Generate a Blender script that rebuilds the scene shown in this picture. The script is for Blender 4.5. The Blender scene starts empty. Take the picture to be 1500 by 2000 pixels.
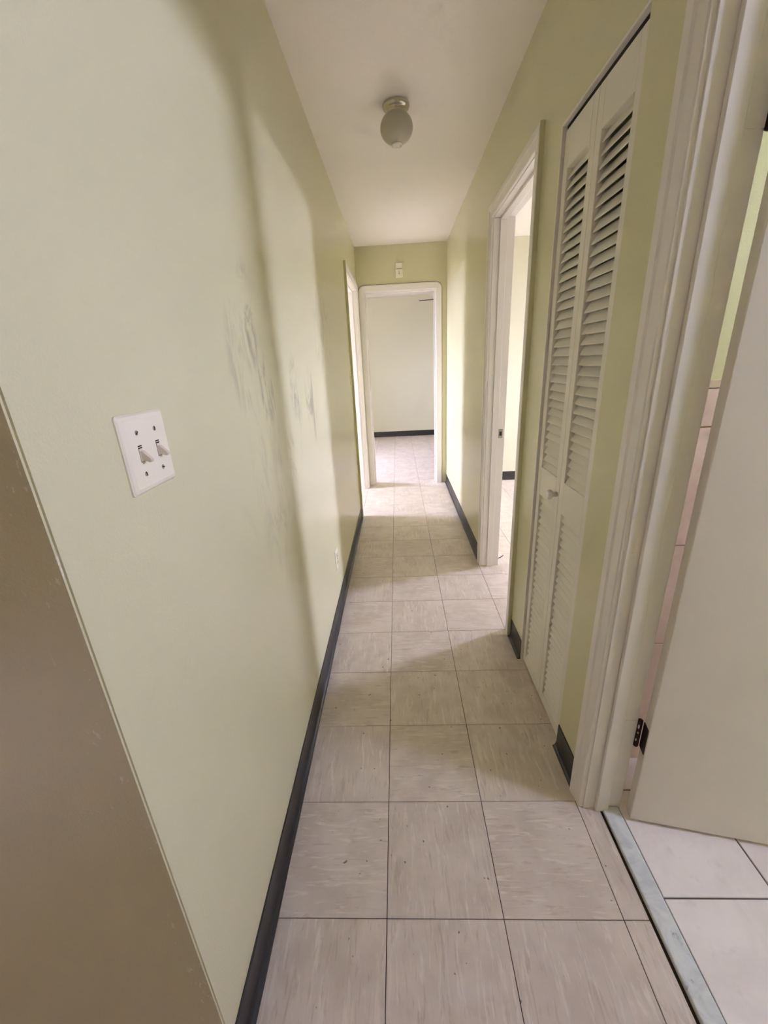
import bpy, bmesh, math, random
from mathutils import Vector, Matrix

random.seed(7)
scene = bpy.context.scene
COL = scene.collection

# ------------------------------------------------------------------ camera
F_PX, YAW, PITCH, ROLL = 798.81, -0.0457, -0.3478, -0.0516
CAM = Vector((0.0771, -0.6447, 1.3717))
cyw, syw, cp, sp = math.cos(YAW), math.sin(YAW), math.cos(PITCH), math.sin(PITCH)
fwd = Vector((syw * cp, cyw * cp, sp))
rgt0 = Vector((cyw, -syw, 0))
up0 = rgt0.cross(fwd)
cr, sr = math.cos(ROLL), math.sin(ROLL)
rgt = cr * rgt0 + sr * up0
upv = -sr * rgt0 + cr * up0
cd = bpy.data.cameras.new('camera')
cd.sensor_fit = 'VERTICAL'
cd.sensor_height = 24.0
cd.sensor_width = 18.0
cd.lens = 24.0 * F_PX / 2000.0
cd.clip_start = 0.02
cam = bpy.data.objects.new('camera', cd)
COL.objects.link(cam)
m = Matrix.Identity(4)
for i in range(3):
    m[i][0], m[i][1], m[i][2], m[i][3] = rgt[i], upv[i], -fwd[i], CAM[i]
cam.matrix_world = m
scene.camera = cam

# ------------------------------------------------------------------ world, light, exposure
scene.view_settings.view_transform = 'Standard'
scene.view_settings.look = 'None'
scene.view_settings.gamma = 1.0
scene.view_settings.use_curve_mapping = False
scene.view_settings.exposure = 0.76
scene.cycles.max_bounces = 10
scene.cycles.diffuse_bounces = 8
scene.cycles.glossy_bounces = 3
scene.cycles.use_adaptive_sampling = True
scene.cycles.adaptive_threshold = 0.15
scene.cycles.caustics_reflective = False
scene.cycles.caustics_refractive = False
scene.cycles.use_denoising = True
scene.cycles.sample_clamp_indirect = 6.0
w = bpy.data.worlds.new('sky')
scene.world = w
w.use_nodes = True
w.node_tree.nodes['Background'].inputs['Color'].default_value = (0.955, 0.965, 1.42, 1)
w.node_tree.nodes['Background'].inputs['Strength'].default_value = 72.0


def rect_light(name, loc, direction, sx, sy, power, color, portal=False):
    """portal=True guides the sky's light through a window opening."""
    ld = bpy.data.lights.new(name, 'AREA')
    ld.shape = 'RECTANGLE'
    ld.size, ld.size_y = sx, sy
    ld.energy = power
    ld.color = color
    ld.cycles.is_portal = portal
    o = bpy.data.objects.new(name, ld)
    COL.objects.link(o)
    o.location = loc
    zax = -Vector(direction).normalized()
    yax = Vector((0, 0, 1))
    xax = yax.cross(zax)
    mr = Matrix((xax, yax, zax)).transposed()
    o.rotation_euler = mr.to_euler()
    return o


YC = -0.245                      # corner where the hall opens into the front room
# windows of the rooms round the hall: x plane, y0, y1, z0, z1
WIN_BATH = (2.5, -0.70, -0.17, 1.77, 2.17)
WIN_BEDR = (4.5, 2.80, 3.42, 1.00, 2.15)
WIN_FAR = (-2.6, 4.65, 5.34, 0.90, 1.95)
WIN_ADDED = (YC, -2.12, -1.58, 1.12, 1.88)        # y plane, x0, x1, z0, z1; unseen, added to light the front room
WIN_LEFT = (-3.6, 3.10, 3.86, 0.85, 2.08)

for nm, (x_, ya, yb, za, zb), sg in (('sky_portal_bathroom', WIN_BATH, -1), ('sky_portal_bedroom', WIN_BEDR, -1), ('sky_portal_end_bedroom', WIN_FAR, 1),
                                     ('sky_portal_side_room', WIN_LEFT, 1)):
    rect_light(nm, (x_ - sg * 0.02, (ya + yb) / 2, (za + zb) / 2), (sg, 0, 0), yb - ya, zb - za, 1.0, (1, 1, 1), True)
rect_light('sky_portal_front_room', (-1.85, YC + 0.02, 1.50), (0, -1, 0), 0.54, 0.76, 1.0, (1, 1, 1), True)

# ------------------------------------------------------------------ dimensions

XL, XLO = -0.306, -0.421
XR, XRO = 0.625, 0.740
YF, YFO = 4.116, 4.231
H = 2.486
T = 0.3048


# ------------------------------------------------------------------ materials
def srgb(r, g, b):
    f = lambda c: (c / 255 / 12.92) if c / 255 <= 0.04045 else ((c / 255 + 0.055) / 1.055) ** 2.4
    return (f(r), f(g), f(b), 1.0)


class NT:
    def __init__(s, name):
        s.m = bpy.data.materials.new(name)
        s.m.use_nodes = True
        s.t = s.m.node_tree
        s.b = s.t.nodes['Principled BSDF']

    def n(s, typ, **kw):
        nd = s.t.nodes.new(typ)
        for k, v in kw.items():
            if k.startswith('i_'):
                key = k[2:]
                key = int(key) if key.isdigit() else key.replace('_', ' ')
                nd.inputs[key].default_value = v
            else:
                setattr(nd, k, v)
        return nd

    def l(s, a, b):
        s.t.links.new(a, b)

    def math(s, op, a, b=None, clamp=False):
        nd = s.n('ShaderNodeMath', operation=op, use_clamp=clamp)
        for i, v in enumerate((a, b)):
            if v is None:
                continue
            if isinstance(v, (int, float)):
                nd.inputs[i].default_value = v
            else:
                s.l(v, nd.inputs[i])
        return nd.outputs[0]

    def smooth(s, v, a, b):
        nd = s.n('ShaderNodeMapRange', interpolation_type='SMOOTHSTEP')
        s.l(v, nd.inputs[0])
        nd.inputs[1].default_value = a
        nd.inputs[2].default_value = b
        return nd.outputs[0]

    def mix(s, fac, a, b, mode='MIX'):
        nd = s.n('ShaderNodeMix', data_type='RGBA', blend_type=mode)
        if isinstance(fac, (int, float)):
            nd.inputs[0].default_value = fac
        else:
            s.l(fac, nd.inputs[0])
        for v, idx in ((a, 6), (b, 7)):
            if isinstance(v, tuple):
                nd.inputs[idx].default_value = v
            else:
                s.l(v, nd.inputs[idx])
        return nd.outputs[2]

    def coords(s, scale=(1, 1, 1), rand=False):
        tc = s.n('ShaderNodeTexCoord')
        mp = s.n('ShaderNodeMapping')
        mp.inputs['Scale'].default_value = scale
        src = tc.outputs['Object']
        if rand:
            oi = s.n('ShaderNodeObjectInfo')
            vm = s.n('ShaderNodeVectorMath', operation='MULTIPLY_ADD')
            cb = s.n('ShaderNodeCombineXYZ')
            s.l(oi.outputs['Random'], cb.inputs[0])
            s.l(oi.outputs['Random'], cb.inputs[1])
            s.l(oi.outputs['Random'], cb.inputs[2])
            s.l(cb.outputs[0], vm.inputs[0])
            vm.inputs[1].default_value = (37.0, 53.0, 91.0)
            s.l(src, vm.inputs[2])
            src = vm.outputs[0]
        s.l(src, mp.inputs['Vector'])
        return mp.outputs[0]

    def noise(s, vec, scale, detail=3, rough=0.5, dist=0.0):
        nd = s.n('ShaderNodeTexNoise')
        nd.inputs['Scale'].default_value = scale
        nd.inputs['Detail'].default_value = detail
        nd.inputs['Roughness'].default_value = rough
        nd.inputs['Distortion'].default_value = dist
        s.l(vec, nd.inputs['Vector'])
        return nd.outputs['Fac']

    def bump(s, height, strength, distance):
        nd = s.n('ShaderNodeBump')
        nd.inputs['Strength'].default_value = strength
        nd.inputs['Distance'].default_value = distance
        s.l(height, nd.inputs['Height'])
        s.l(nd.outputs[0], s.b.inputs['Normal'])

    def out(s, color=None, rough=None, metal=None, spec=None):
        if color is not None:
            if isinstance(color, tuple):
                s.b.inputs['Base Color'].default_value = color
            else:
                s.l(color, s.b.inputs['Base Color'])
        if rough is not None:
            if isinstance(rough, (int, float)):
                s.b.inputs['Roughness'].default_value = rough
            else:
                s.l(rough, s.b.inputs['Roughness'])
        if metal is not None:
            s.b.inputs['Metallic'].default_value = metal
        if spec is not None:
            s.b.inputs['Specular IOR Level'].default_value = spec
        return s.m


WALLC = srgb(210, 207, 171)
BEDC = srgb(212, 210, 186)


def wall_paint(name, color=WALLC, rough=0.29, scuffs=False):
    s = NT(name)
    v = s.coords()
    fine = s.noise(v, 260, 1, 0.6)
    big = s.noise(v, 2.2, 3)
    c = s.mix(s.math('MULTIPLY', big, 0.10), color, (color[0] * 0.86, color[1] * 0.85, color[2] * 0.80, 1))
    if scuffs:
        sx = s.n('ShaderNodeSeparateXYZ')
        tc = s.n('ShaderNodeTexCoord')
        s.l(tc.outputs['Object'], sx.inputs[0])
        X, Y, Z = sx.outputs
        total = None
        # grey hand smudges rubbed on the paint: (y, z, half y, half z, strength)
        for (cy, cz, hy, hz, st) in ((0.53, 1.50, 0.07, 0.16, 1.0), (0.60, 1.31, 0.10, 0.13, 1.0),
                                     (0.42, 1.40, 0.10, 0.16, 0.55), (0.95, 1.28, 0.10, 0.16, 0.9),
                                     (1.22, 1.22, 0.13, 0.20, 0.9), (1.7, 1.55, 0.35, 0.28, 0.5),
                                     (0.75, 1.05, 0.25, 0.15, 0.45), (0.55, 1.05, 0.2, 0.4, 0.3)):
            dy = s.math('DIVIDE', s.math('SUBTRACT', Y, cy), hy)
            dz = s.math('DIVIDE', s.math('SUBTRACT', Z, cz), hz)
            d2 = s.math('ADD', s.math('MULTIPLY', dy, dy), s.math('MULTIPLY', dz, dz))
            mk = s.math('MULTIPLY', s.smooth(d2, 1.0, 0.1), st)
            total = mk if total is None else s.math('MAXIMUM', total, mk)
        streak = s.noise(s.coords((1, 6.5, 2.6)), 1.7, 8, 0.68, 1.8)
        sm = s.smooth(streak, 0.46, 0.66)
        fac = s.math('MULTIPLY', s.math('MULTIPLY', sm, total), 0.72)
        c = s.mix(fac, c, srgb(120, 112, 98))
        # chipped paint along the outside corner
        near = s.smooth(Y, YC + 0.004, YC + 0.001)
        band = s.smooth(X, -0.375, -0.335)
        vor = s.noise(s.coords((26, 26, 9)), 3.4, 4, 0.7)
        chip = s.math('MULTIPLY', s.math('MULTIPLY', near, band), s.smooth(vor, 0.64, 0.655))
        c = s.mix(s.math('MULTIPLY', chip, 0.75), c, srgb(238, 236, 225))
    s.bump(fine, 0.10, 0.004)
    return s.out(c, rough, spec=0.5)


M = {}
M['wall'] = wall_paint('cream_wall_paint')
M['bed_wall'] = wall_paint('pale_bedroom_paint', BEDC, 0.42)
M['tan_bounce_wall'] = wall_paint('tan_bounce_paint', srgb(196, 168, 126), 0.5)  # tan invented for the unseen walls, to warm the light they bounce
M['wall_scuffed'] = wall_paint('cream_wall_paint_scuffed', scuffs=True)
M['ceiling'] = NT('white_ceiling_paint')
_v = M['ceiling'].coords()
M['ceiling'].bump(M['ceiling'].noise(_v, 180, 3, 0.6), 0.15, 0.004)
M['ceiling'] = M['ceiling'].out(srgb(246, 242, 239), 0.42)


def white_enamel(name, col=(233, 229, 224), rough=0.33):
    s = NT(name)
    v = s.coords((6, 6, 1.2))
    nz = s.noise(v, 3, 4, 0.6)
    c = s.mix(s.math('MULTIPLY', nz, 0.10), srgb(*col), srgb(col[0] - 22, col[1] - 24, col[2] - 30))
    s.bump(s.noise(s.coords((30, 30, 5)), 4, 3), 0.12, 0.002)
    return s.out(c, rough)


M['trim'] = white_enamel('white_trim_enamel')
M['door'] = white_enamel('white_door_paint', (228, 222, 215), 0.42)
M['louver'] = white_enamel('white_louver_paint', (229, 225, 214), 0.45)
M['plate'] = white_enamel('white_plastic_plate', (236, 230, 210), 0.35)
M['toggle'] = white_enamel('aged_plastic_toggle', (222, 212, 196), 0.4)


def plain(name, col, rough, metal=0.0, spec=None):
    s = NT(name)
    nz = s.noise(s.coords(), 40, 3)
    c = s.mix(s.math('MULTIPLY', nz, 0.35), srgb(*col), srgb(*[int(k * 0.75) for k in col]))
    return s.out(c, rough, metal, spec)


M['rubber'] = plain('black_cove_base_rubber', (44, 42, 41), 0.38)
M['dark'] = plain('dark_recess', (28, 24, 20), 0.8)
M['screw'] = plain('screw_slot_metal', (168, 160, 144), 0.4, 0.5)
M['bronze'] = plain('dark_bronze_hinge', (58, 40, 30), 0.45, 0.6)
M['nickel'] = plain('brushed_nickel', (214, 209, 196), 0.25, 0.9)
M['brass'] = plain('brass_knob', (190, 160, 95), 0.25, 1.0)
M['blade'] = plain('dark_wood_blade', (62, 46, 36), 0.5)
M['wire'] = plain('black_wire', (25, 25, 26), 0.5)
M['ground'] = plain('pale_bounce_ground', (200, 198, 192), 0.9)  # unseen ground, made pale to bounce sky light up to the ceilings
M['grout'] = plain('dark_grout', (92, 84, 80), 0.8)
M['seam'] = plain('dark_floor_seam', (70, 60, 50), 0.8)

s = NT('frosted_white_glass')
s.b.inputs['Subsurface Weight'].default_value = 0.15
s.b.inputs['Subsurface Radius'].default_value = (0.02, 0.02, 0.02)
M['globe'] = s.out(srgb(188, 183, 168), 0.32)
s = NT('clear_pressed_glass')
s.b.inputs['Coat Weight'].default_value = 0.6
M['glass_ring'] = s.out(srgb(215, 212, 200), 0.12)


def vinyl():
    s = NT('streaked_vinyl_tile')
    v = s.coords((1, 1, 1), rand=True)

    def st(scale):
        mp = s.n('ShaderNodeMapping')
        mp.inputs['Scale'].default_value = scale
        s.l(v, mp.inputs['Vector'])
        return mp.outputs[0]
    oi = s.n('ShaderNodeObjectInfo')
    base = s.mix(oi.outputs['Random'], srgb(214, 203, 191), srgb(220, 209, 197))
    cloud = s.noise(v, 9, 4, 0.6)
    c = s.mix(s.smooth(cloud, 0.35, 0.7), base, srgb(203, 191, 178))
    a = s.noise(st((70, 9, 30)), 1.0, 4, 0.62, 0.8)
    c = s.mix(s.math('MULTIPLY', s.smooth(a, 0.53, 0.68), 0.55), c, srgb(236, 228, 216))
    b = s.noise(st((95, 12, 30)), 1.0, 4, 0.62, 0.8)
    c = s.mix(s.math('MULTIPLY', s.smooth(b, 0.54, 0.70), 0.50), c, srgb(176, 162, 149))
    sp = s.noise(st((62, 48, 60)), 1.0, 1, 0.5)
    c = s.mix(s.math('MULTIPLY', s.smooth(sp, 0.765, 0.79), 0.8), c, srgb(98, 86, 78))
    r = s.n('ShaderNodeMapRange')
    s.l(cloud, r.inputs[0])
    r.inputs[3].default_value = 0.30
    r.inputs[4].default_value = 0.46
    s.bump(s.noise(v, 60, 3), 0.06, 0.002)
    return s.out(c, r.outputs[0], spec=0.45)


M['vinyl'] = vinyl()


def ceramic(name, c0, c1, rough):
    s = NT(name)
    v = s.coords((1, 1, 1), rand=True)
    cl = s.noise(v, 5, 5, 0.6, 0.6)
    c = s.mix(s.smooth(cl, 0.35, 0.7), srgb(*c0), srgb(*c1))
    ve = s.noise(v, 26, 3, 0.6)
    c = s.mix(s.math('MULTIPLY', s.smooth(ve, 0.55, 0.8), 0.3), c, srgb(*[k - 30 for k in c1]))
    s.bump(ve, 0.05, 0.002)
    return s.out(c, rough)


M['bath_tile'] = ceramic('pale_ceramic_floor_tile', (244, 238, 234), (232, 224, 221), 0.35)
M['wall_tile'] = ceramic('beige_ceramic_wall_tile', (238, 222, 202), (222, 200, 178), 0.3)
M['cap_tile'] = ceramic('cream_cap_tile', (228, 214, 186), (218, 202, 172), 0.3)
M['bath_wall'] = wall_paint('pale_green_bathroom_paint', srgb(218, 219, 165), 0.4)


def marble():
    s = NT('grey_marble')
    v = s.coords((1, 1, 1))
    n1 = s.noise(v, 14, 5, 0.6, 1.5)
    c = s.mix(s.smooth(n1, 0.3, 0.75), srgb(226, 230, 231), srgb(196, 203, 206))
    n2 = s.noise(v, 38, 4, 0.65, 0.6)
    c = s.mix(s.math('MULTIPLY', s.smooth(n2, 0.60, 0.74), 0.6), c, srgb(120, 126, 128))
    return s.out(c, 0.28)


M['marble'] = marble()


# ------------------------------------------------------------------ mesh helpers
def box(bm, x0, x1, y0, y1, z0, z1):
    vs = [bm.verts.new(p) for p in ((x0, y0, z0), (x1, y0, z0), (x1, y1, z0), (x0, y1, z0),
                                    (x0, y0, z1), (x1, y0, z1), (x1, y1, z1), (x0, y1, z1))]
    for f in ((3, 2, 1, 0), (4, 5, 6, 7), (0, 1, 5, 4), (1, 2, 6, 5), (2, 3, 7, 6), (3, 0, 4, 7)):
        bm.faces.new([vs[i] for i in f])
    return vs


def mesh_of(name, bm, mat, smooth=False):
    me = bpy.data.meshes.new(name)
    bmesh.ops.recalc_face_normals(bm, faces=bm.faces[:])
    bm.to_mesh(me)
    bm.free()
    me.materials.append(mat)
    if smooth:
        for p in me.polygons:
            p.use_smooth = True
    return me


def attach(o, parent):
    o.parent = parent
    o.matrix_parent_inverse = Matrix.Translation(-parent.location)


def obj(name, bm, mat, parent=None, smooth=False, bevel=0.0, segs=2, loc=None):
    """Link one mesh object; vertices are in world space unless loc gives an origin."""
    me = mesh_of(name, bm, mat, smooth)
    o = bpy.data.objects.new(name, me)
    COL.objects.link(o)
    if loc is not None:
        o.location = loc
    if parent is not None:
        attach(o, parent)
    if bevel:
        md = o.modifiers.new('edge', 'BEVEL')
        md.width = bevel
        md.segments = segs
        md.limit_method = 'ANGLE'
        md.angle_limit = math.radians(40)
        md.harden_normals = False
    return o


def empty(name, loc):
    o = bpy.data.objects.new(name, None)
    o.empty_display_size = 0.05
    o.location = loc
    COL.objects.link(o)
    return o


def tag(o, label=None, cat=None, group=None, kind=None):
    if label:
        o['label'] = label
    if cat:
        o['category'] = cat
    if group:
        o['group'] = group
    if kind:
        o['kind'] = kind
    return o


def lathe(bm, prof, center, axis='Z', seg=32, sgn=1):
    """Revolve (radius, height) pairs about an axis through center."""
    rings = []
    for r, h in prof:
        ring = []
        for k in range(seg):
            a = 2 * math.pi * k / seg
            c, sn = r * math.cos(a), r * math.sin(a)
            p = {'Z': (c, sn, sgn * h), 'X': (sgn * h, c, sn), 'Y': (c, sgn * h, sn)}[axis]
            ring.append(bm.verts.new(Vector(p) + Vector(center)))
        rings.append(ring)
    for a, b in zip(rings[:-1], rings[1:]):
        for k in range(seg):
            bm.faces.new((a[k], a[(k + 1) % seg], b[(k + 1) % seg], b[k]))
    bm.faces.new(rings[0])
    bm.faces.new(rings[-1])


def wall_mesh(us, zs, skip, to_world, t0, t1):
    """Continuous wall of thickness t0..t1 with rectangular holes: cells (i,j) in skip are left out."""
    bm = bmesh.new()
    cache = {}

    def v(u, z, t):
        k = (round(u, 5), round(z, 5), t)
        if k not in cache:
            cache[k] = bm.verts.new(to_world(u, t, z))
        return cache[k]
    nu, nz = len(us) - 1, len(zs) - 1
    solid = lambda i, j: 0 <= i < nu and 0 <= j < nz and (i, j) not in skip
    for i in range(nu):
        for j in range(nz):
            if not solid(i, j):
                continue
            a, b, c, d = us[i], us[i + 1], zs[j], zs[j + 1]
            for t in (t0, t1):
                bm.faces.new((v(a, c, t), v(b, c, t), v(b, d, t), v(a, d, t)))
            for (di, dj, p, q) in ((-1, 0, (a, c), (a, d)), (1, 0, (b, c), (b, d)),
                                   (0, -1, (a, c), (b, c)), (0, 1, (a, d), (b, d))):
                if not solid(i + di, j + dj):
                    bm.faces.new((v(*p, t0), v(*q, t0), v(*q, t1), v(*p, t1)))
    bmesh.ops.dissolve_limit(bm, angle_limit=0.01, verts=bm.verts[:], edges=bm.edges[:])
    return bm


def holes(us, zs, rects):
    sk = set()
    for (a, b, c, d) in rects:
        for i in range(len(us) - 1):
            for j in range(len(zs) - 1):
                mu, mz = (us[i] + us[i + 1]) / 2, (zs[j] + zs[j + 1]) / 2
                if a < mu < b and c < mz < d:
                    sk.add((i, j))
    return sk


def wall(name, mat, plane, t0, t1, u0, u1, rects=(), z0=0.0, z1=H, bevel=0.002):
    us = sorted({u0, u1, *[r[0] for r in rects], *[r[1] for r in rects]})
    zs = sorted({z0, z1, *[r[2] for r in rects], *[r[3] for r in rects]})
    tw = (lambda u, t, z: (t, u, z)) if plane == 'x' else (lambda u, t, z: (u, t, z))
    bm = wall_mesh(us, zs, holes(us, zs, rects), tw, t0, t1)
    o = obj(name, bm, mat, bevel=bevel)
    return tag(o, kind='structure')


# ------------------------------------------------------------------ door openings
BATH = (-0.44, 0.282, 2.035)       # clear opening y0, y1, head z
CLOS = (0.513, 0.985, 2.040)
BEDR = (1.235, 1.955, 2.072)
LEFT = (3.050, 3.950, 2.068)
FARD = (-0.225, 0.505, 2.068)
JT = 0.018                          # jamb board thickness


def rough(d):
    return (d[0] - JT, d[1] + JT, -1.0, d[2] + JT)


# ------------------------------------------------------------------ walls and ceiling
o = wall('wall_left', M['wall_scuffed'], 'x', XLO, XL, YC, YF, [rough(LEFT)], bevel=0)
bm = bmesh.new()
bm.from_mesh(o.data)
bmesh.ops.bevel(bm, geom=[e for e in bm.edges if all(abs(v.co.x - XL) < 1e-4 and abs(v.co.y - YC) < 1e-4 for v in e.verts)],
                offset=0.003, segments=2, affect='EDGES')
bmesh.ops.recalc_face_normals(bm, faces=bm.faces[:])
bm.to_mesh(o.data)
bm.free()
wall('wall_right', M['wall'], 'x', XR, XRO, -3.4, YF,
     [rough(BATH), (CLOS[0], CLOS[1], -1.0, CLOS[2]), rough(BEDR)])
o = wall('wall_far', M['wall'], 'y', YF, YFO, -3.6, 4.5, [rough(FARD)])
bm = bmesh.new()                                # the rooms either side have their own paint
bm.from_mesh(o.data)
for xc in (XLO, XRO):
    bmesh.ops.bisect_plane(bm, geom=bm.verts[:] + bm.edges[:] + bm.faces[:], plane_co=(xc, 0, 0), plane_no=(1, 0, 0))
bm.to_mesh(o.data)
bm.free()
o.data.materials.append(M['bed_wall'])
for p in o.data.polygons:
    if p.center.x > XRO or p.center.x < XLO or (p.center.y > YFO - 1e-3):
        p.material_index = 1
wall('wall_front', M['wall'], 'y', YC, YC + 0.115, -2.6, XLO, [WIN_ADDED[1:]], bevel=0)
wall('wall_front_room_back', M['tan_bounce_wall'], 'y', -3.515, -3.4, -2.6, XRO)
wall('wall_front_room_left', M['tan_bounce_wall'], 'x', -2.715, -2.6, -3.515, YC + 0.115)
wall('wall_bathroom_far', M['bath_wall'], 'y', 0.46, 0.50, XRO, 2.5)
wall('wall_bathroom_near', M['bath_wall'], 'y', -1.6, -1.5, XRO, 2.5)
wall('wall_bathroom_side', M['bath_wall'], 'x', 2.5, 2.6, -1.6, 0.50, [WIN_BATH[1:]])
wall('wall_closet_back', M['wall'], 'x', 1.30, 1.34, 0.50, 1.06)
wall('wall_bedroom_near', M['bed_wall'], 'y', 1.06, 1.16, XRO, 4.5)
wall('wall_bedroom_side', M['bed_wall'], 'x', 4.5, 4.6, 1.06, YFO, [WIN_BEDR[1:]])
wall('wall_end_bedroom_far', M['bed_wall'], 'y', 7.52, 7.62, -2.6, 2.6)
wall('wall_end_bedroom_left', M['bed_wall'], 'x', -2.7, -2.6, YFO, 7.62, [WIN_FAR[1:]])
wall('wall_end_bedroom_right', M['bed_wall'], 'x', 2.6, 2.7, YFO, 7.62)
wall('wall_side_room_near', M['bed_wall'], 'y', 1.50, 1.60, -3.6, XLO)
wall('wall_side_room_side', M['bed_wall'], 'x', -3.7, -3.6, 1.50, YFO, [WIN_LEFT[1:]])

bm = bmesh.new()
box(bm, -2.72, XLO, -3.55, YC + 0.115, H, H + 0.1)
box(bm, XLO, 2.62, -3.55, 1.06, H, H + 0.1)
box(bm, -3.75, 4.65, 1.06, YFO, H, H + 0.1)
box(bm, -2.72, 2.72, YFO, 7.65, H, H + 0.1)
tag(obj('ceiling', bm, M['ceiling']), kind='structure')


# ------------------------------------------------------------------ windows of the rooms around
def make_window(name, plane_sgn, wdef, y_plane=False):
    x, y0, y1, z0, z1 = wdef
    xo = x + 0.1 * plane_sgn
    ctr = ((x + xo) / 2, (y0 + y1) / 2, z0)
    root = empty(name, (ctr[1], ctr[0], ctr[2]) if y_plane else ctr)
    tag(root, kind='structure')
    xa, xb = sorted((x + 0.03 * plane_sgn, x + 0.07 * plane_sgn))
    bm = bmesh.new()
    for a in ((y0, y0 + 0.04, z0, z1), (y1 - 0.04, y1, z0, z1), (y0 + 0.04, y1 - 0.04, z0, z0 + 0.04),
              (y0 + 0.04, y1 - 0.04, z1 - 0.04, z1)):
        box(bm, a[0], a[1], xa, xb, *a[2:]) if y_plane else box(bm, xa, xb, *a)
    obj('window_frame', bm, M['trim'], root, bevel=0.003)
    bm = bmesh.new()
    zm = (z0 + z1) / 2
    rail = (y0 + 0.04, y1 - 0.04)
    box(bm, *rail, xa, xb, zm - 0.02, zm + 0.02) if y_plane else box(bm, xa, xb, *rail, zm - 0.02, zm + 0.02)
    obj('meeting_rail', bm, M['trim'], root, bevel=0.003)


make_window('window_1', 1, WIN_BATH)
make_window('window_2', 1, WIN_BEDR)
make_window('window_3', -1, WIN_FAR)
make_window('window_4', -1, WIN_LEFT)
make_window('added_window', 1, WIN_ADDED, True)  # unseen opening added to let sky light into the front room
bm = bmesh.new()
box(bm, -40, 40, -40, 40, -0.5, -0.3)
tag(obj('ground', bm, M['ground']), kind='structure')

# ------------------------------------------------------------------ floor: vinyl tiles
root_floor = None
bm = bmesh.new()
box(bm, -3.75, 4.65, -3.55, 7.65, -0.10, -0.0035)
root_floor = tag(obj('floor', bm, M['seam']), kind='structure')

GAP = 0.0010


def tile_mesh(name, mat, sx, sy, th=0.0032, bev=0.0006):
    bm = bmesh.new()
    box(bm, -sx / 2, sx / 2, -sy / 2, sy / 2, -th, 0)
    bmesh.ops.bevel(bm, geom=[e for e in bm.edges if all(abs(v.co.z) < 1e-6 for v in e.verts)],
                    offset=bev, segments=1, affect='EDGES')
    return mesh_of(name, bm, mat)


TILE = tile_mesh('floor_tile', M['vinyl'], T - 2 * GAP, T - 2 * GAP)


def put_tile(me, x, y, rot, parent, name='floor_tile', z=0.0):
    o = bpy.data.objects.new(name, me)
    COL.objects.link(o)
    o.location = (x, y, z)
    o.rotation_euler = (0, 0, rot)
    attach(o, parent)
    return o


cells = set()
for j in range(-3, 14):
    for i in (-1, 0, 1):
        cells.add((i, j))
for j in range(3, 14):
    for i in (2, 3, 4, 5):
        cells.add((i, j))
for j in range(9, 14):
    cells.add((-2, j))
for j in range(14, 25):
    for i in range(-3, 4):
        cells.add((i, j))
cells.discard((2, 3))
XW = 0.72
WIDE = tile_mesh('floor_tile_wide', M['vinyl'], XW - T - 2 * GAP, T - 2 * GAP)
for (i, j) in sorted(cells):
    quarter = (i + j) % 2
    if (i, j) in ((0, -1), (1, 3)):
        quarter = 1 - quarter
    if i == 1 and j in (1, 2, 3):            # runs on to the right wall
        put_tile(WIDE, (T + XW) / 2, (j + 0.5) * T, 0 if j == 1 else math.pi, root_floor)
        continue
    put_tile(TILE, (i + 0.5) * T, (j + 0.5) * T, (math.pi / 2 if quarter else 0) + math.pi * random.randint(0, 1),
             root_floor)
# cut strip beside the marble threshold and under the right wall
XT0, XT1 = 0.680, 0.735
STRIP = tile_mesh('cut_floor_tile', M['vinyl'], XT0 - 0.005 - 2 * T - 2 * GAP, T - 2 * GAP)
for j in range(-3, 1):
    o = put_tile(STRIP, (2 * T + XT0 - 0.005) / 2, (j + 0.5) * T, 0, root_floor, 'cut_floor_tile')


def sheet(x0, x1, y0, y1):
    bm = bmesh.new()
    box(bm, x0, x1, y0, y1, -0.0034, -0.0002)
    obj('vinyl_sheet', bm, M['vinyl'], root_floor)


sheet(6 * T, 4.5, 1.16, 14 * T)
sheet(-2.6, -3 * T, 14 * T, 7.52)
sheet(4 * T, 2.6, 14 * T, 7.52)
sheet(-3.6, -2 * T, 1.6, 14 * T)
sheet(-2.6, -T, -3.4, YC)
sheet(-T, 2 * T, -3.4, -3 * T)

# bathroom ceramic floor
bm = bmesh.new()
box(bm, XT1, 2.5, -1.5, 0.46, -0.0034, -0.0015)
root_bath = tag(obj('floor_bathroom', bm, M['grout']), kind='structure')
PB = 0.2935
BT = tile_mesh('ceramic_floor_tile', M['bath_tile'], PB - 0.0045, PB - 0.0045, 0.004, 0.0012)
BTC = tile_mesh('ceramic_floor_tile_cut', M['bath_tile'], PB - 0.0045, 0.122 - 0.0045, 0.004, 0.0012)
for i in range(0, 6):
    for j in range(-5, 1):
        put_tile(BT, 0.7345 + (i + 0.5) * PB, 0.0455 + (j + 0.5) * PB, 0, root_bath, 'ceramic_tile', 0.0025)
    put_tile(BTC, 0.7345 + (i + 0.5) * PB, 0.0455 + PB + 0.061, 0, root_bath, 'ceramic_tile', 0.0025)

# marble threshold
bm = bmesh.new()
box(bm, XT0 + 0.001, XT1 - 0.0035, BATH[0] + 0.002, BATH[1] - 0.0005, -0.003, 0.011)
o = obj('marble_threshold', bm, M['marble'], bevel=0.004, segs=3)
tag(o, 'grey veined marble threshold strip in the bathroom doorway', 'threshold')

# bathroom wall tiles seen through the hinge gap
wt_parent = bpy.data.objects['wall_bathroom_far']


def btile(name, mat, x0, x1, z0, z1, th):
    bm = bmesh.new()
    box(bm, x0, x1, 0.46 - th, 0.46, z0, z1)
    bmesh.ops.translate(bm, verts=bm.verts[:], vec=(-x0, 0, -z0))
    obj(name, bm, mat, wt_parent, bevel=0.0015, segs=1, loc=(x0, 0, z0))


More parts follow.
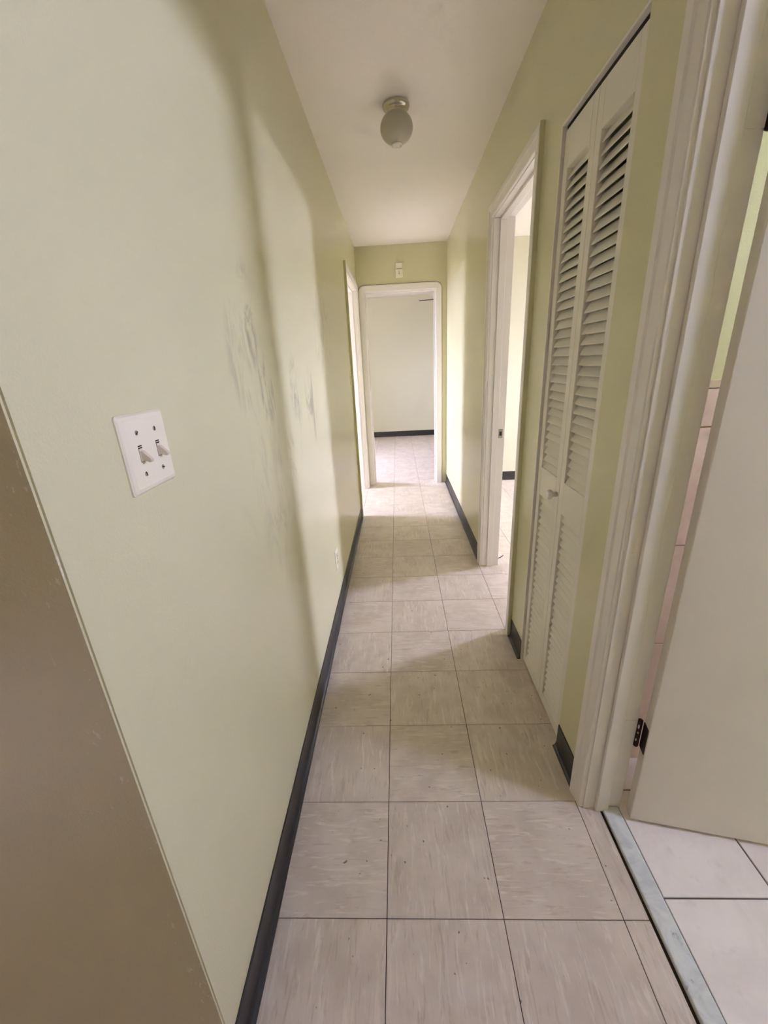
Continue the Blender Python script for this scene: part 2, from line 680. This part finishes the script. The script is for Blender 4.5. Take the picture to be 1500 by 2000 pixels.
PW = 0.338
zrows = [0.003, 0.158, 0.498, 0.838, 1.176]
for i in range(5):
    x0 = XRO + 0.002 + i * PW
    for a, b in zip(zrows[:-1], zrows[1:]):
        btile('wall_tile', M['wall_tile'], x0 + 0.002, x0 + PW - 0.002, a + 0.0015, b - 0.0015, 0.008)
for i in range(16):
    x0 = XRO + 0.004 + i * 0.1085
    btile('border_tile', M['wall_tile'], x0 + 0.001, x0 + 0.1075, 1.178, 1.272, 0.011)
for i in range(8):
    x0 = XRO + 0.004 + i * 0.2152
    btile('cap_tile', M['cap_tile'], x0 + 0.0005, x0 + 0.2147, 1.274, 1.294, 0.013)


# ------------------------------------------------------------------ door frames
def sweep(path_fn, prof, to_world):
    """prof: closed list of (u outward, w proud). path_fn(u) gives the path points for that offset."""
    bm = bmesh.new()
    rows = [[bm.verts.new(to_world(sx, pw, z)) for (sx, z) in path_fn(pu)] for pu, pw in prof]
    n = len(rows)
    for k in range(n):
        a, b = rows[k], rows[(k + 1) % n]
        for q in range(len(a) - 1):
            bm.faces.new((a[q], a[q + 1], b[q + 1], b[q]))
    bm.faces.new([r[0] for r in rows])
    bm.faces.new([r[-1] for r in rows])
    return bm


def casing_path(d, rounded):
    a, b, h = d
    a, b, h = a - 0.004, b + 0.004, h + 0.004

    def fn(u):
        pts = [(a - u, 0.0)]
        if rounded and u > 0:
            for k in range(9):
                t = math.pi - k / 8 * math.pi / 2
                pts.append((a + u * math.cos(t), h + u * math.sin(t)))
            for k in range(9):
                t = math.pi / 2 - k / 8 * math.pi / 2
                pts.append((b + u * math.cos(t), h + u * math.sin(t)))
        elif rounded:
            pts += [(a, h)] * 9 + [(b, h)] * 9
        else:
            pts += [(a - u, h + u), (b + u, h + u)]
        pts.append((b + u, 0.0))
        return pts
    return fn


CASING = [(0.0, -0.001), (0.0, 0.010), (0.003, 0.013), (0.030, 0.015), (0.036, 0.019), (0.056, 0.020),
          (0.062, 0.017), (0.063, -0.001)]
CASING_R = [(0.0005, -0.001), (0.0005, 0.010), (0.004, 0.014), (0.052, 0.016), (0.060, 0.013), (0.064, 0.006),
            (0.064, -0.001)]


def frame(name, d, plane, face, sgn, depth, stop_at, label, rounded=False):
    """sgn: direction of the hall from the wall face; depth: wall thickness behind the face."""
    a, b, h = d
    if plane == 'x':
        tw = lambda sx, w_, z: (face + sgn * w_, sx, z)
        root = empty(name, (face, (a + b) / 2, 0))
    else:
        tw = lambda sx, w_, z: (sx, face + sgn * w_, z)
        root = empty(name, ((a + b) / 2, face, 0))
    tag(root, label, 'door frame', kind='structure')
    bm = sweep(casing_path(d, rounded), CASING_R if rounded else CASING, tw)
    bmesh.ops.remove_doubles(bm, verts=bm.verts[:], dist=1e-6)
    obj('casing', bm, M['trim'], root, bevel=0.0012)

    def bx(bm, s0, s1, w0, w1, z0, z1):
        p, q = tw(s0, w0, z0), tw(s1, w1, z1)
        box(bm, min(p[0], q[0]), max(p[0], q[0]), min(p[1], q[1]), max(p[1], q[1]), z0, z1)
    e = 0.0005
    bm = bmesh.new()
    bx(bm, a - JT + e, a, 0.0, -depth, 0, h)
    bx(bm, b, b + JT - e, 0.0, -depth, 0, h)
    bx(bm, a - JT + e, b + JT - e, 0.0, -depth, h, h + JT - e)
    obj('jamb', bm, M['trim'], root, bevel=0.0015)
    s0, s1 = stop_at
    st = 0.012
    bm = bmesh.new()
    bx(bm, a, a + st, -s0, -s1, 0, h)
    bx(bm, b - st, b, -s0, -s1, 0, h)
    bx(bm, a + st, b - st, -s0, -s1, h - st, h)
    obj('door_stop', bm, M['trim'], root, bevel=0.002)
    return root


WT = XRO - XR
fr_bath = frame('trim_1', BATH, 'x', XR, -1, WT, (0.034, 0.072), 'white painted door frame of the bathroom doorway')
fr_bed = frame('trim_2', BEDR, 'x', XR, -1, WT, (0.034, 0.072), 'white painted frame of the open doorway past the louvered closet')
fr_left = frame('trim_3', LEFT, 'x', XL, 1, WT, (0.034, 0.072), 'white painted door frame on the left wall at the hall end')
fr_far = frame('trim_4', FARD, 'y', YF, -1, WT, (0.034, 0.072), 'white door frame with rounded corners at the end of the hall', rounded=True)

# dark crack round the end door casing
bm = sweep(casing_path(FARD, True), [(0.063, 0.0), (0.063, 0.0022), (0.0675, 0.0022), (0.0675, 0.0)],
           lambda sx, w_, z: (sx, YF - w_, z))
obj('caulk_gap', bm, M['dark'], fr_far)

# wall paint lapped over the casings' outer edges
for par, fx, sg, yy in ((fr_bed, XR, -1, BEDR[0] - 0.0675), (fr_left, XL, 1, LEFT[0] - 0.0675)):
    bm = bmesh.new()
    box(bm, *sorted((fx, fx + sg * 0.0185)), yy - 0.0012, yy + 0.0004, 0.0, 2.137)
    obj('painted_edge', bm, M['wall'], par, bevel=0.0004)

# strike plate of the bedroom frame
bm = bmesh.new()
box(bm, XR + 0.076, XR + 0.102, BEDR[1] - 0.0015, BEDR[1], 0.895, 0.952)
sp_ = obj('strike_plate', bm, M['screw'], fr_bed, bevel=0.0006)
bm = bmesh.new()
box(bm, XR + 0.082, XR + 0.096, BEDR[1] - 0.0022, BEDR[1] - 0.001, 0.910, 0.936)
o = obj('latch_hole', bm, M['dark'], None)
o.parent = sp_
o.matrix_parent_inverse = Matrix.Identity(4)
# hinge leaves left on the end frame's right jamb
for zz in (1.874, 0.385):
    bm = bmesh.new()
    box(bm, FARD[1] - 0.0025, FARD[1], YF + 0.074, YF + 0.112, zz - 0.045, zz + 0.045)
    obj('hinge_leaf', bm, M['bronze'], fr_far, bevel=0.001)


# ------------------------------------------------------------------ cove base
COVE = [(0.0, 0.1016), (0.0022, 0.1016), (0.0032, 0.0995), (0.0032, 0.026), (0.0045, 0.016), (0.0075, 0.008),
        (0.0125, 0.0032), (0.0165, 0.0012), (0.0165, 0.0002), (0.0, 0.0002)]


def cove(parent, plane, face, sgn, u0, u1, wob=0.0):
    n = max(2, int((u1 - u0) / 0.12))
    bm = bmesh.new()
    secs = []
    for k in range(n + 1):
        u = u0 + (u1 - u0) * k / n
        dz = wob * math.sin(u * 9.0) * 0.5 + wob * math.sin(u * 23.0 + 1) * 0.5
        ring = []
        for (w_, z) in COVE:
            ww = w_ + (abs(dz) if 0.003 < w_ else 0)
            ring.append(bm.verts.new((face + sgn * ww, u, z) if plane == 'x' else (u, face + sgn * ww, z)))
        secs.append(ring)
    m_ = len(COVE)
    for a, b in zip(secs[:-1], secs[1:]):
        for q in range(m_):
            bm.faces.new((a[q], a[(q + 1) % m_], b[(q + 1) % m_], b[q]))
    bm.faces.new(secs[0])
    bm.faces.new(secs[-1])
    return obj('cove_strip', bm, M['rubber'], parent)


def base_root(name, loc):
    return tag(empty(name, loc), kind='structure')


bl = base_root('baseboard_left', (XL, 0, 0))
cove(bl, 'x', XL, 1, YC, LEFT[0] - 0.0695, 0.002)
br = base_root('baseboard_right', (XR, 0, 0))
cove(br, 'x', XR, -1, 0.350, CLOS[0] - 0.001)
cove(br, 'x', XR, -1, CLOS[1] + 0.001, BEDR[0] - 0.0695)
cove(br, 'x', XR, -1, BEDR[1] + 0.068, YF - 0.001, 0.002)
be = base_root('baseboard_end_bedroom', (0, 7.52, 0))
cove(be, 'y', 7.52, -1, -2.6, 2.6)
be2 = base_root('baseboard_bedroom', (1, YF, 0))
cove(be2, 'y', YF, -1, XRO, 4.5)

# ------------------------------------------------------------------ bathroom door, open inwards
HX, HY = 0.7545, 0.2740
DANG = math.radians(12.0)
du = Vector((math.cos(DANG), -math.sin(DANG), 0))       # along the door away from the hinge
dn = Vector((-math.sin(DANG), -math.cos(DANG), 0))      # towards the camera side
door = empty('door_1', (HX, HY, 0.012))
tag(door, 'flush white bathroom door standing open on the right', 'door', kind='structure')


def door_pt(u, n, z):
    return Vector((HX, HY, 0)) + du * u + dn * n + Vector((0, 0, z))


bm = bmesh.new()
vs = box(bm, 0, 0.70, 0, 0.035, 0.014, 2.026)
for v in vs:
    v.co = door_pt(v.co.x, v.co.y, v.co.z)
obj('door_slab', bm, M['door'], door, bevel=0.0025)
pivot = Vector((0.7445, 0.2785, 0))
for zz in (0.322, 1.774):
    bm = bmesh.new()
    lathe(bm, [(0.003, -0.051), (0.0062, -0.049), (0.0068, -0.046), (0.0068, 0.046), (0.0062, 0.049), (0.003, 0.051)],
          (pivot.x, pivot.y, zz), seg=14)
    hg = obj('hinge', bm, M['bronze'], door, smooth=False)
    bm = bmesh.new()                                      # leaf on the door edge
    vs = box(bm, -0.0022, 0.0, 0.0, 0.032, zz - 0.045, zz + 0.045)
    for v in vs:
        v.co = door_pt(v.co.x, v.co.y, v.co.z)
    o = obj('hinge_leaf', bm, M['bronze'], None)
    o.parent = hg
    o.matrix_parent_inverse = hg.matrix_parent_inverse @ Matrix.Identity(4)
    bm = bmesh.new()                                      # painted leaf on the jamb
    box(bm, 0.703, 0.741, BATH[1] - 0.002, BATH[1] - 0.0001, zz - 0.045, zz + 0.045)
    o = obj('jamb_leaf', bm, M['trim'], None)
    o.parent = hg
    for k, ka, kh in ((-0.022, 215, 0.006), (0.006, 232, 0.004), (0.028, 222, 0.009)):   # flecks of paint on the knuckle
        bm = bmesh.new()
        cc = Vector((pivot.x + 0.0066 * math.cos(math.radians(ka)), pivot.y + 0.0066 * math.sin(math.radians(ka)), zz + k))
        bmesh.ops.create_icosphere(bm, subdivisions=1, radius=1.0)
        for v in bm.verts:
            v.co = Vector((v.co.x * 0.0026, v.co.y * 0.0026, v.co.z * kh)) + cc
        o = obj('paint_fleck', bm, M['toggle'], None)
        o.parent = hg
for o in list(bpy.data.objects):
    if o.parent and o.parent.name.startswith('hinge') and o.parent.parent is door:
        o.matrix_parent_inverse = Matrix.Identity(4)
for side in (1, -1):
    bm = bmesh.new()
    prof = [(0.030, 0.0), (0.030, 0.004), (0.012, 0.008), (0.011, 0.026), (0.024, 0.034), (0.027, 0.046),
            (0.022, 0.056), (0.008, 0.060)]
    rings = []
    c0 = door_pt(0.64, 0.035 if side == 1 else 0.0, 0.95)
    for r, h in prof:
        rings.append([bm.verts.new(c0 + dn * (h * side) + du * (r * math.cos(t * math.pi / 12)) +
                                   Vector((0, 0, r * math.sin(t * math.pi / 12)))) for t in range(24)])
    for a, b in zip(rings[:-1], rings[1:]):
        for k in range(24):
            bm.faces.new((a[k], a[(k + 1) % 24], b[(k + 1) % 24], b[k]))
    bm.faces.new(rings[0])
    bm.faces.new(rings[-1])
    obj('door_knob', bm, M['brass'], door, smooth=True)

# ------------------------------------------------------------------ louvered bifold closet door
XD0, XD1 = 0.6330, 0.6600            # hall face and closet face
LY = [(0.5205, 0.7475), (0.7490, 0.9760)]
ZB, ZT = 0.012, 2.024
SEC = [(0.055, 0.848), (0.960, 1.918)]
PITCHZ = 0.02885
clos = empty('door_2', (0.645, 0.75, 0.012))
tag(clos, 'white louvered bifold closet door with a round knob', 'closet door', kind='structure')
STL = 0.034
slat_w = LY[0][1] - LY[0][0] - 2 * STL + 0.006
bm = bmesh.new()
th, wd, ang = 0.0036, 0.0355, math.radians(60)
ax = Vector((-math.cos(ang), 0, -math.sin(ang)))   # towards the hall and down
nx = Vector((-math.sin(ang), 0, math.cos(ang)))
ring0, ring1 = [], []
for (a, b) in ((-wd / 2, -th / 2), (wd / 2 - 0.002, -th / 2), (wd / 2, -th / 2 + 0.0012), (wd / 2, th / 2 - 0.0012),
               (wd / 2 - 0.002, th / 2), (-wd / 2, th / 2)):
    q = ax * a + nx * b
    ring0.append(bm.verts.new(q + Vector((0, -slat_w / 2, 0))))
    ring1.append(bm.verts.new(q + Vector((0, slat_w / 2, 0))))
for k in range(6):
    bm.faces.new((ring0[k], ring0[(k + 1) % 6], ring1[(k + 1) % 6], ring1[k]))
bm.faces.new(ring0)
bm.faces.new(ring1)
SLAT = mesh_of('louver_slat', bm, M['louver'])
for (y0, y1) in LY:
    bm = bmesh.new()
    box(bm, XD0, XD1, y0, y0 + STL, ZB, ZT)
    box(bm, XD0, XD1, y1 - STL, y1, ZB, ZT)
    for (za, zb) in ((ZB, SEC[0][0]), (SEC[0][1], SEC[1][0]), (SEC[1][1], ZT)):
        box(bm, XD0, XD1, y0 + STL, y1 - STL, za, zb)
    leaf = obj('door_leaf', bm, M['louver'], clos, bevel=0.0016)
    for (za, zb) in SEC:
        n = int(round((zb - za) / PITCHZ))
        for k in range(n):
            zc = za + (k + 0.5) * (zb - za) / n
            sl = bpy.data.objects.new('louver_slat', SLAT)
            COL.objects.link(sl)
            sl.location = ((XD0 + XD1) / 2 + 0.001, (y0 + y1) / 2, zc)
            sl.parent = leaf
            sl.matrix_parent_inverse = Matrix.Identity(4)
bm = bmesh.new()
lathe(bm, [(0.009, 0.0), (0.0085, 0.012), (0.010, 0.016), (0.0155, 0.020), (0.0175, 0.026), (0.0155, 0.031),
           (0.008, 0.0335)], (XD0, 0.767, 0.903), axis='X', seg=28, sgn=-1)
obj('knob', bm, M['trim'], clos, smooth=True)
bm = bmesh.new()
box(bm, 0.638, 0.655, CLOS[0] + 0.004, CLOS[1] - 0.004, 2.027, 2.0395)
obj('top_track', bm, M['dark'], clos)
# thin painted bead round the closet opening
bead = empty('trim_5', (XR, 0.75, 0))
tag(bead, 'thin white corner bead round the closet opening', 'trim', kind='structure')
bm = bmesh.new()
box(bm, XR - 0.0015, XR + 0.030, CLOS[0], CLOS[1], CLOS[2] - 0.0006, CLOS[2] + 0.006)
obj('head_bead', bm, M['trim'], bead, bevel=0.001)
bm = bmesh.new()
box(bm, XR - 0.0015, XR + 0.040, CLOS[1] - 0.002, CLOS[1] + 0.004, 0, CLOS[2])
obj('side_bead', bm, M['trim'], bead, bevel=0.001)


# ------------------------------------------------------------------ switch plates and outlet
def rounded_plate(bm, half_y, half_z, face_x, sgn, cy, cz, th, bev):
    pts = []
    for k, (ry, rz, t) in enumerate(((half_y, half_z, 0.0), (half_y, half_z, th * 0.35), (half_y - bev * 0.35, half_z - bev * 0.35, th * 0.75),
                                     (half_y - bev, half_z - bev, th))):
        cr_ = 0.0045
        ring = []
        for (sy, sz, a0) in ((1, 1, 0), (-1, 1, 90), (-1, -1, 180), (1, -1, 270)):
            for q in range(5):
                a = math.radians(a0 + q * 22.5)
                ring.append(bm.verts.new((face_x + sgn * t, cy + sy * (ry - cr_) + cr_ * math.cos(a),
                                          cz + sz * (rz - cr_) + cr_ * math.sin(a))))
        pts.append(ring)
    for a, b in zip(pts[:-1], pts[1:]):
        n = len(a)
        for k in range(n):
            bm.faces.new((a[k], a[(k + 1) % n], b[(k + 1) % n], b[k]))
    bm.faces.new(pts[0])
    bm.faces.new(pts[-1])


def screw(parent, x, sgn, y, z, rot):
    bm = bmesh.new()
    lathe(bm, [(0.0036, 0.0), (0.0036, 0.0006), (0.0022, 0.0012)], (x, y, z), axis='X', seg=14, sgn=sgn)
    sc = obj('screw', bm, M['screw'], parent)
    bm = bmesh.new()
    vs = box(bm, -0.0002, 0.0003, -0.0030, 0.0030, -0.0008, 0.0008)
    for v in vs:
        c, s_ = math.cos(rot), math.sin(rot)
        v.co = Vector((x + sgn * (0.0012 + v.co.x), y + v.co.y * c - v.co.z * s_, z + v.co.y * s_ + v.co.z * c))
    sl = obj('slot', bm, M['dark'], None)
    sl.parent = sc
    sl.matrix_parent_inverse = sc.matrix_parent_inverse.inverted() @ Matrix.Identity(4) if False else Matrix.Identity(4)


def toggle(parent, x, sgn, y, z):
    bm = bmesh.new()
    box(bm, *sorted((x - sgn * 0.002, x + sgn * 0.0006)), y - 0.0048, y + 0.0048, z - 0.0122, z + 0.0122)
    obj('toggle_slot', bm, M['dark'], parent)
    bm = bmesh.new()
    # collar filling most of the slot, paddle pointing down
    box(bm, *sorted((x, x + sgn * 0.0014)), y - 0.0043, y + 0.0043, z - 0.0117, z + 0.0078)
    box(bm, *sorted((x, x + sgn * 0.0010)), y - 0.0043, y + 0.0043, z + 0.0092, z + 0.0106)
    prof = [(0.0, 0.004), (0.004, 0.004), (0.0140, -0.0065), (0.0155, -0.0105), (0.0125, -0.0125), (0.0, -0.0085)]
    for e in (0,):
        r0 = [bm.verts.new((x + sgn * px, y - 0.0036, z + pz)) for px, pz in prof]
        r1 = [bm.verts.new((x + sgn * px, y + 0.0036, z + pz)) for px, pz in prof]
        n = len(prof)
        for k in range(n):
            bm.faces.new((r0[k], r0[(k + 1) % n], r1[(k + 1) % n], r1[k]))
        bm.faces.new(r0)
        bm.faces.new(r1)
    obj('toggle', bm, M['toggle'], parent, bevel=0.0005)


SWY, SWZ = -0.0410, 1.2650
sw = empty('light_switch', (XL, SWY, SWZ - 0.057))
tag(sw, 'white two-gang light switch plate with both toggles down, nearest on the left wall', 'light switch')
bm = bmesh.new()
rounded_plate(bm, 0.0575, 0.0570, XL, 1, SWY, SWZ, 0.0066, 0.0085)
obj('cover_plate', bm, M['plate'], sw)
for k, dy in enumerate((-0.023, 0.023)):
    toggle(sw, XL + 0.0062, 1, SWY + dy, SWZ)
    screw(sw, XL + 0.0062, 1, SWY + dy, SWZ + 0.0302, 0.6 + k)
    screw(sw, XL + 0.0062, 1, SWY + dy, SWZ - 0.0302, 1.9 + k)

s2 = empty('light_switch', (XL, 2.905, 1.22))
tag(s2, 'small single switch plate beside the door frame at the far left', 'light switch')
bm = bmesh.new()
rounded_plate(bm, 0.035, 0.057, XL, 1, 2.905, 1.275, 0.0062, 0.006)
obj('cover_plate', bm, M['plate'], s2)
toggle(s2, XL + 0.0062, 1, 2.905, 1.275)
for dz in (0.0302, -0.0302):
    screw(s2, XL + 0.0062, 1, 2.905, 1.275 + dz, 0.3)

ot = empty('wall_outlet', (XL, 1.455, 0.28))
tag(ot, 'cream outlet plate low on the left wall above the black baseboard', 'outlet')
bm = bmesh.new()
rounded_plate(bm, 0.035, 0.057, XL, 1, 1.455, 0.335, 0.0062, 0.006)
obj('cover_plate', bm, M['plate'], ot)
for dz in (0.0195, -0.0195):
    bm = bmesh.new()
    lathe(bm, [(0.0165, 0.0), (0.0165, 0.0025), (0.0155, 0.003)], (XL + 0.006, 1.455, 0.335 + dz), axis='X', seg=24)
    rc = obj('receptacle', bm, M['toggle'], ot)
    for dy in (-0.006, 0.006):
        bm = bmesh.new()
        box(bm, XL + 0.0088, XL + 0.0094, 1.455 + dy - 0.0011, 1.455 + dy + 0.0011, 0.335 + dz - 0.004, 0.335 + dz + 0.005)
        o = obj('slot', bm, M['dark'], None)
        o.parent = rc
screw(ot, XL + 0.0062, 1, 1.455, 0.335, 0.2)

# ------------------------------------------------------------------ sensor above the end door
sn = empty('wall_sensor', (0.141, YF, 2.189))
tag(sn, 'small white two-piece sensor box above the end doorway', 'sensor')
bm = bmesh.new()
box(bm, 0.1045, 0.1775, YF - 0.030, YF, 2.189, 2.262)
obj('sensor_body', bm, M['plate'], sn, bevel=0.005, segs=3)
bm = bmesh.new()
box(bm, 0.1085, 0.1735, YF - 0.026, YF, 2.268, 2.318)
obj('sensor_cap', bm, M['plate'], sn, bevel=0.004, segs=3)
bm = bmesh.new()
box(bm, 0.137, 0.143, YF - 0.0308, YF - 0.0295, 2.222, 2.246)
obj('indicator_mark', bm, M['screw'], sn)
bm = bmesh.new()
box(bm, 0.131, 0.149, YF - 0.0308, YF - 0.0295, 2.218, 2.223)
obj('indicator_mark', bm, M['screw'], sn)

# ------------------------------------------------------------------ ceiling lamp
LX, LYY = 0.118, 1.760
lamp = empty('ceiling_lamp', (LX, LYY, H))
tag(lamp, 'frosted globe ceiling lamp with metal canopy, switched off', 'ceiling lamp')
bm = bmesh.new()
lathe(bm, [(0.020, 0.0), (0.0605, 0.0), (0.0620, 0.003), (0.0620, 0.010), (0.0590, 0.016), (0.0520, 0.020),
           (0.0480, 0.024), (0.0465, 0.040), (0.0470, 0.046), (0.0440, 0.047), (0.0440, 0.030)], (LX, LYY, H), seg=48, sgn=-1)
obj('canopy', bm, M['nickel'], lamp, smooth=True)
bm = bmesh.new()
R_ = 0.0762
GZ = 2.3990
prof = [(0.0385, 0.0700), (0.0385, 0.056)]
for k in range(1, 30):
    a = math.radians(59 - k / 29 * (59 + 84))
    prof.append((R_ * math.cos(a), 0.84 * R_ * math.sin(a)))
bm_prof = prof
lathe(bm, bm_prof, (LX, LYY, GZ), seg=56)
gl = obj('globe', bm, M['globe'], lamp, smooth=True)
bm = bmesh.new()
lathe(bm, [(0.012, -0.0735), (0.0265, -0.0705), (0.0275, -0.0745), (0.0250, -0.0790), (0.0190, -0.0805), (0.0165, -0.0785),
           (0.0120, -0.0790), (0.0040, -0.0810)], (LX, LYY, GZ + 0.0125), seg=40)
o = obj('glass_button', bm, M['glass_ring'], None, smooth=True)
o.parent = gl
for k in range(3):
    a = math.radians(8 + k * 120 if k < 1 else (172 if k == 1 else 90))
    d_ = Vector((math.cos(a), math.sin(a), 0))
    t_ = Vector((-d_.y, d_.x, 0))
    bm = bmesh.new()
    rings = []
    for r, h in ((0.0022, 0.046), (0.0022, 0.053), (0.0042, 0.0535), (0.0042, 0.0575), (0.002, 0.058)):
        rings.append([bm.verts.new(Vector((LX, LYY, H - 0.041)) + d_ * h + t_ * (r * math.cos(q * math.pi / 5)) +
                                   Vector((0, 0, r * math.sin(q * math.pi / 5)))) for q in range(10)])
    for a_, b_ in zip(rings[:-1], rings[1:]):
        for q in range(10):
            bm.faces.new((a_[q], a_[(q + 1) % 10], b_[(q + 1) % 10], b_[q]))
    bm.faces.new(rings[0])
    bm.faces.new(rings[-1])
    obj('thumb_screw', bm, M['bronze'], lamp)

# ------------------------------------------------------------------ ceiling fan in the end bedroom
FX, FY, FZ = 1.017, 5.486, 2.172
fan = empty('ceiling_fan', (FX, FY, H))
tag(fan, 'ceiling fan with dark blades in the end bedroom', 'ceiling fan')
bm = bmesh.new()
lathe(bm, [(0.02, 0.0), (0.065, 0.0), (0.060, 0.03), (0.02, 0.055)], (FX, FY, H), seg=28, sgn=-1)
obj('canopy', bm, M['nickel'], fan, smooth=True)
bm = bmesh.new()
lathe(bm, [(0.0125, 0.04), (0.0125, 0.20)], (FX, FY, H), seg=16, sgn=-1)
obj('downrod', bm, M['nickel'], fan, smooth=True)
bm = bmesh.new()
lathe(bm, [(0.02, 0.09), (0.075, 0.08), (0.105, 0.05), (0.110, 0.0), (0.095, -0.035), (0.05, -0.05), (0.01, -0.055)],
      (FX, FY, FZ), seg=32)
obj('motor_housing', bm, M['nickel'], fan, smooth=True)
for k in range(5):
    a = math.radians(160 + 72 * k)
    d_ = Vector((math.cos(a), math.sin(a), 0))
    t_ = Vector((-d_.y, d_.x, 0))
    tilt = math.radians(-5)
    tt = t_ * math.cos(tilt) + Vector((0, 0, math.sin(tilt)))
    nn = d_.cross(tt)
    C_ = Vector((FX, FY, FZ - 0.012))
    bm = bmesh.new()
    out_ = [(0.17, -0.050), (0.58, -0.066), (0.61, -0.055), (0.625, -0.03), (0.625, 0.03), (0.61, 0.055), (0.58, 0.066), (0.17, 0.050)]
    lo = [bm.verts.new(C_ + d_ * r + tt * w_) for r, w_ in out_]
    hi = [bm.verts.new(C_ + d_ * r + tt * w_ + nn * 0.008) for r, w_ in out_]
    for q in range(8):
        bm.faces.new((lo[q], lo[(q + 1) % 8], hi[(q + 1) % 8], hi[q]))
    bm.faces.new(lo)
    bm.faces.new(hi)
    bl_ = obj('blade', bm, M['blade'], fan)
    bm = bmesh.new()
    vs = box(bm, 0.09, 0.24, -0.018, 0.018, -0.006, 0.0)
    for v in vs:
        v.co = C_ + d_ * v.co.x + tt * v.co.y + nn * (v.co.z)
    o = obj('blade_iron', bm, M['nickel'], None)
    o.parent = bl_

# fix the plain sub-parts: their vertices are in world space and their parents sit at the origin
for o in bpy.data.objects:
    if o.parent and o.parent.parent and o.type == 'MESH':
        o.matrix_parent_inverse = Matrix.Identity(4)

# ------------------------------------------------------------------ scrap of wire on the bedroom floor
cu = bpy.data.curves.new('wire_scrap', 'CURVE')
cu.dimensions = '3D'
sp_c = cu.splines.new('POLY')
pts = [(0.748, 2.045), (0.765, 2.055), (0.785, 2.068), (0.800, 2.085), (0.812, 2.100)]
sp_c.points.add(len(pts) - 1)
for q, (x, y) in zip(sp_c.points, pts):
    q.co = (x, y, 0.0035, 1)
cu.bevel_depth = 0.003
cu.materials.append(M['wire'])
o = bpy.data.objects.new('wire_scrap', cu)
dg = bpy.context.evaluated_depsgraph_get()
COL.objects.link(o)
me = bpy.data.meshes.new_from_object(o.evaluated_get(bpy.context.evaluated_depsgraph_get()))
bpy.data.objects.remove(o)
o = bpy.data.objects.new('wire_scrap', me)
COL.objects.link(o)
tag(o, 'short scrap of black wire on the floor just inside the right doorway', 'wire')
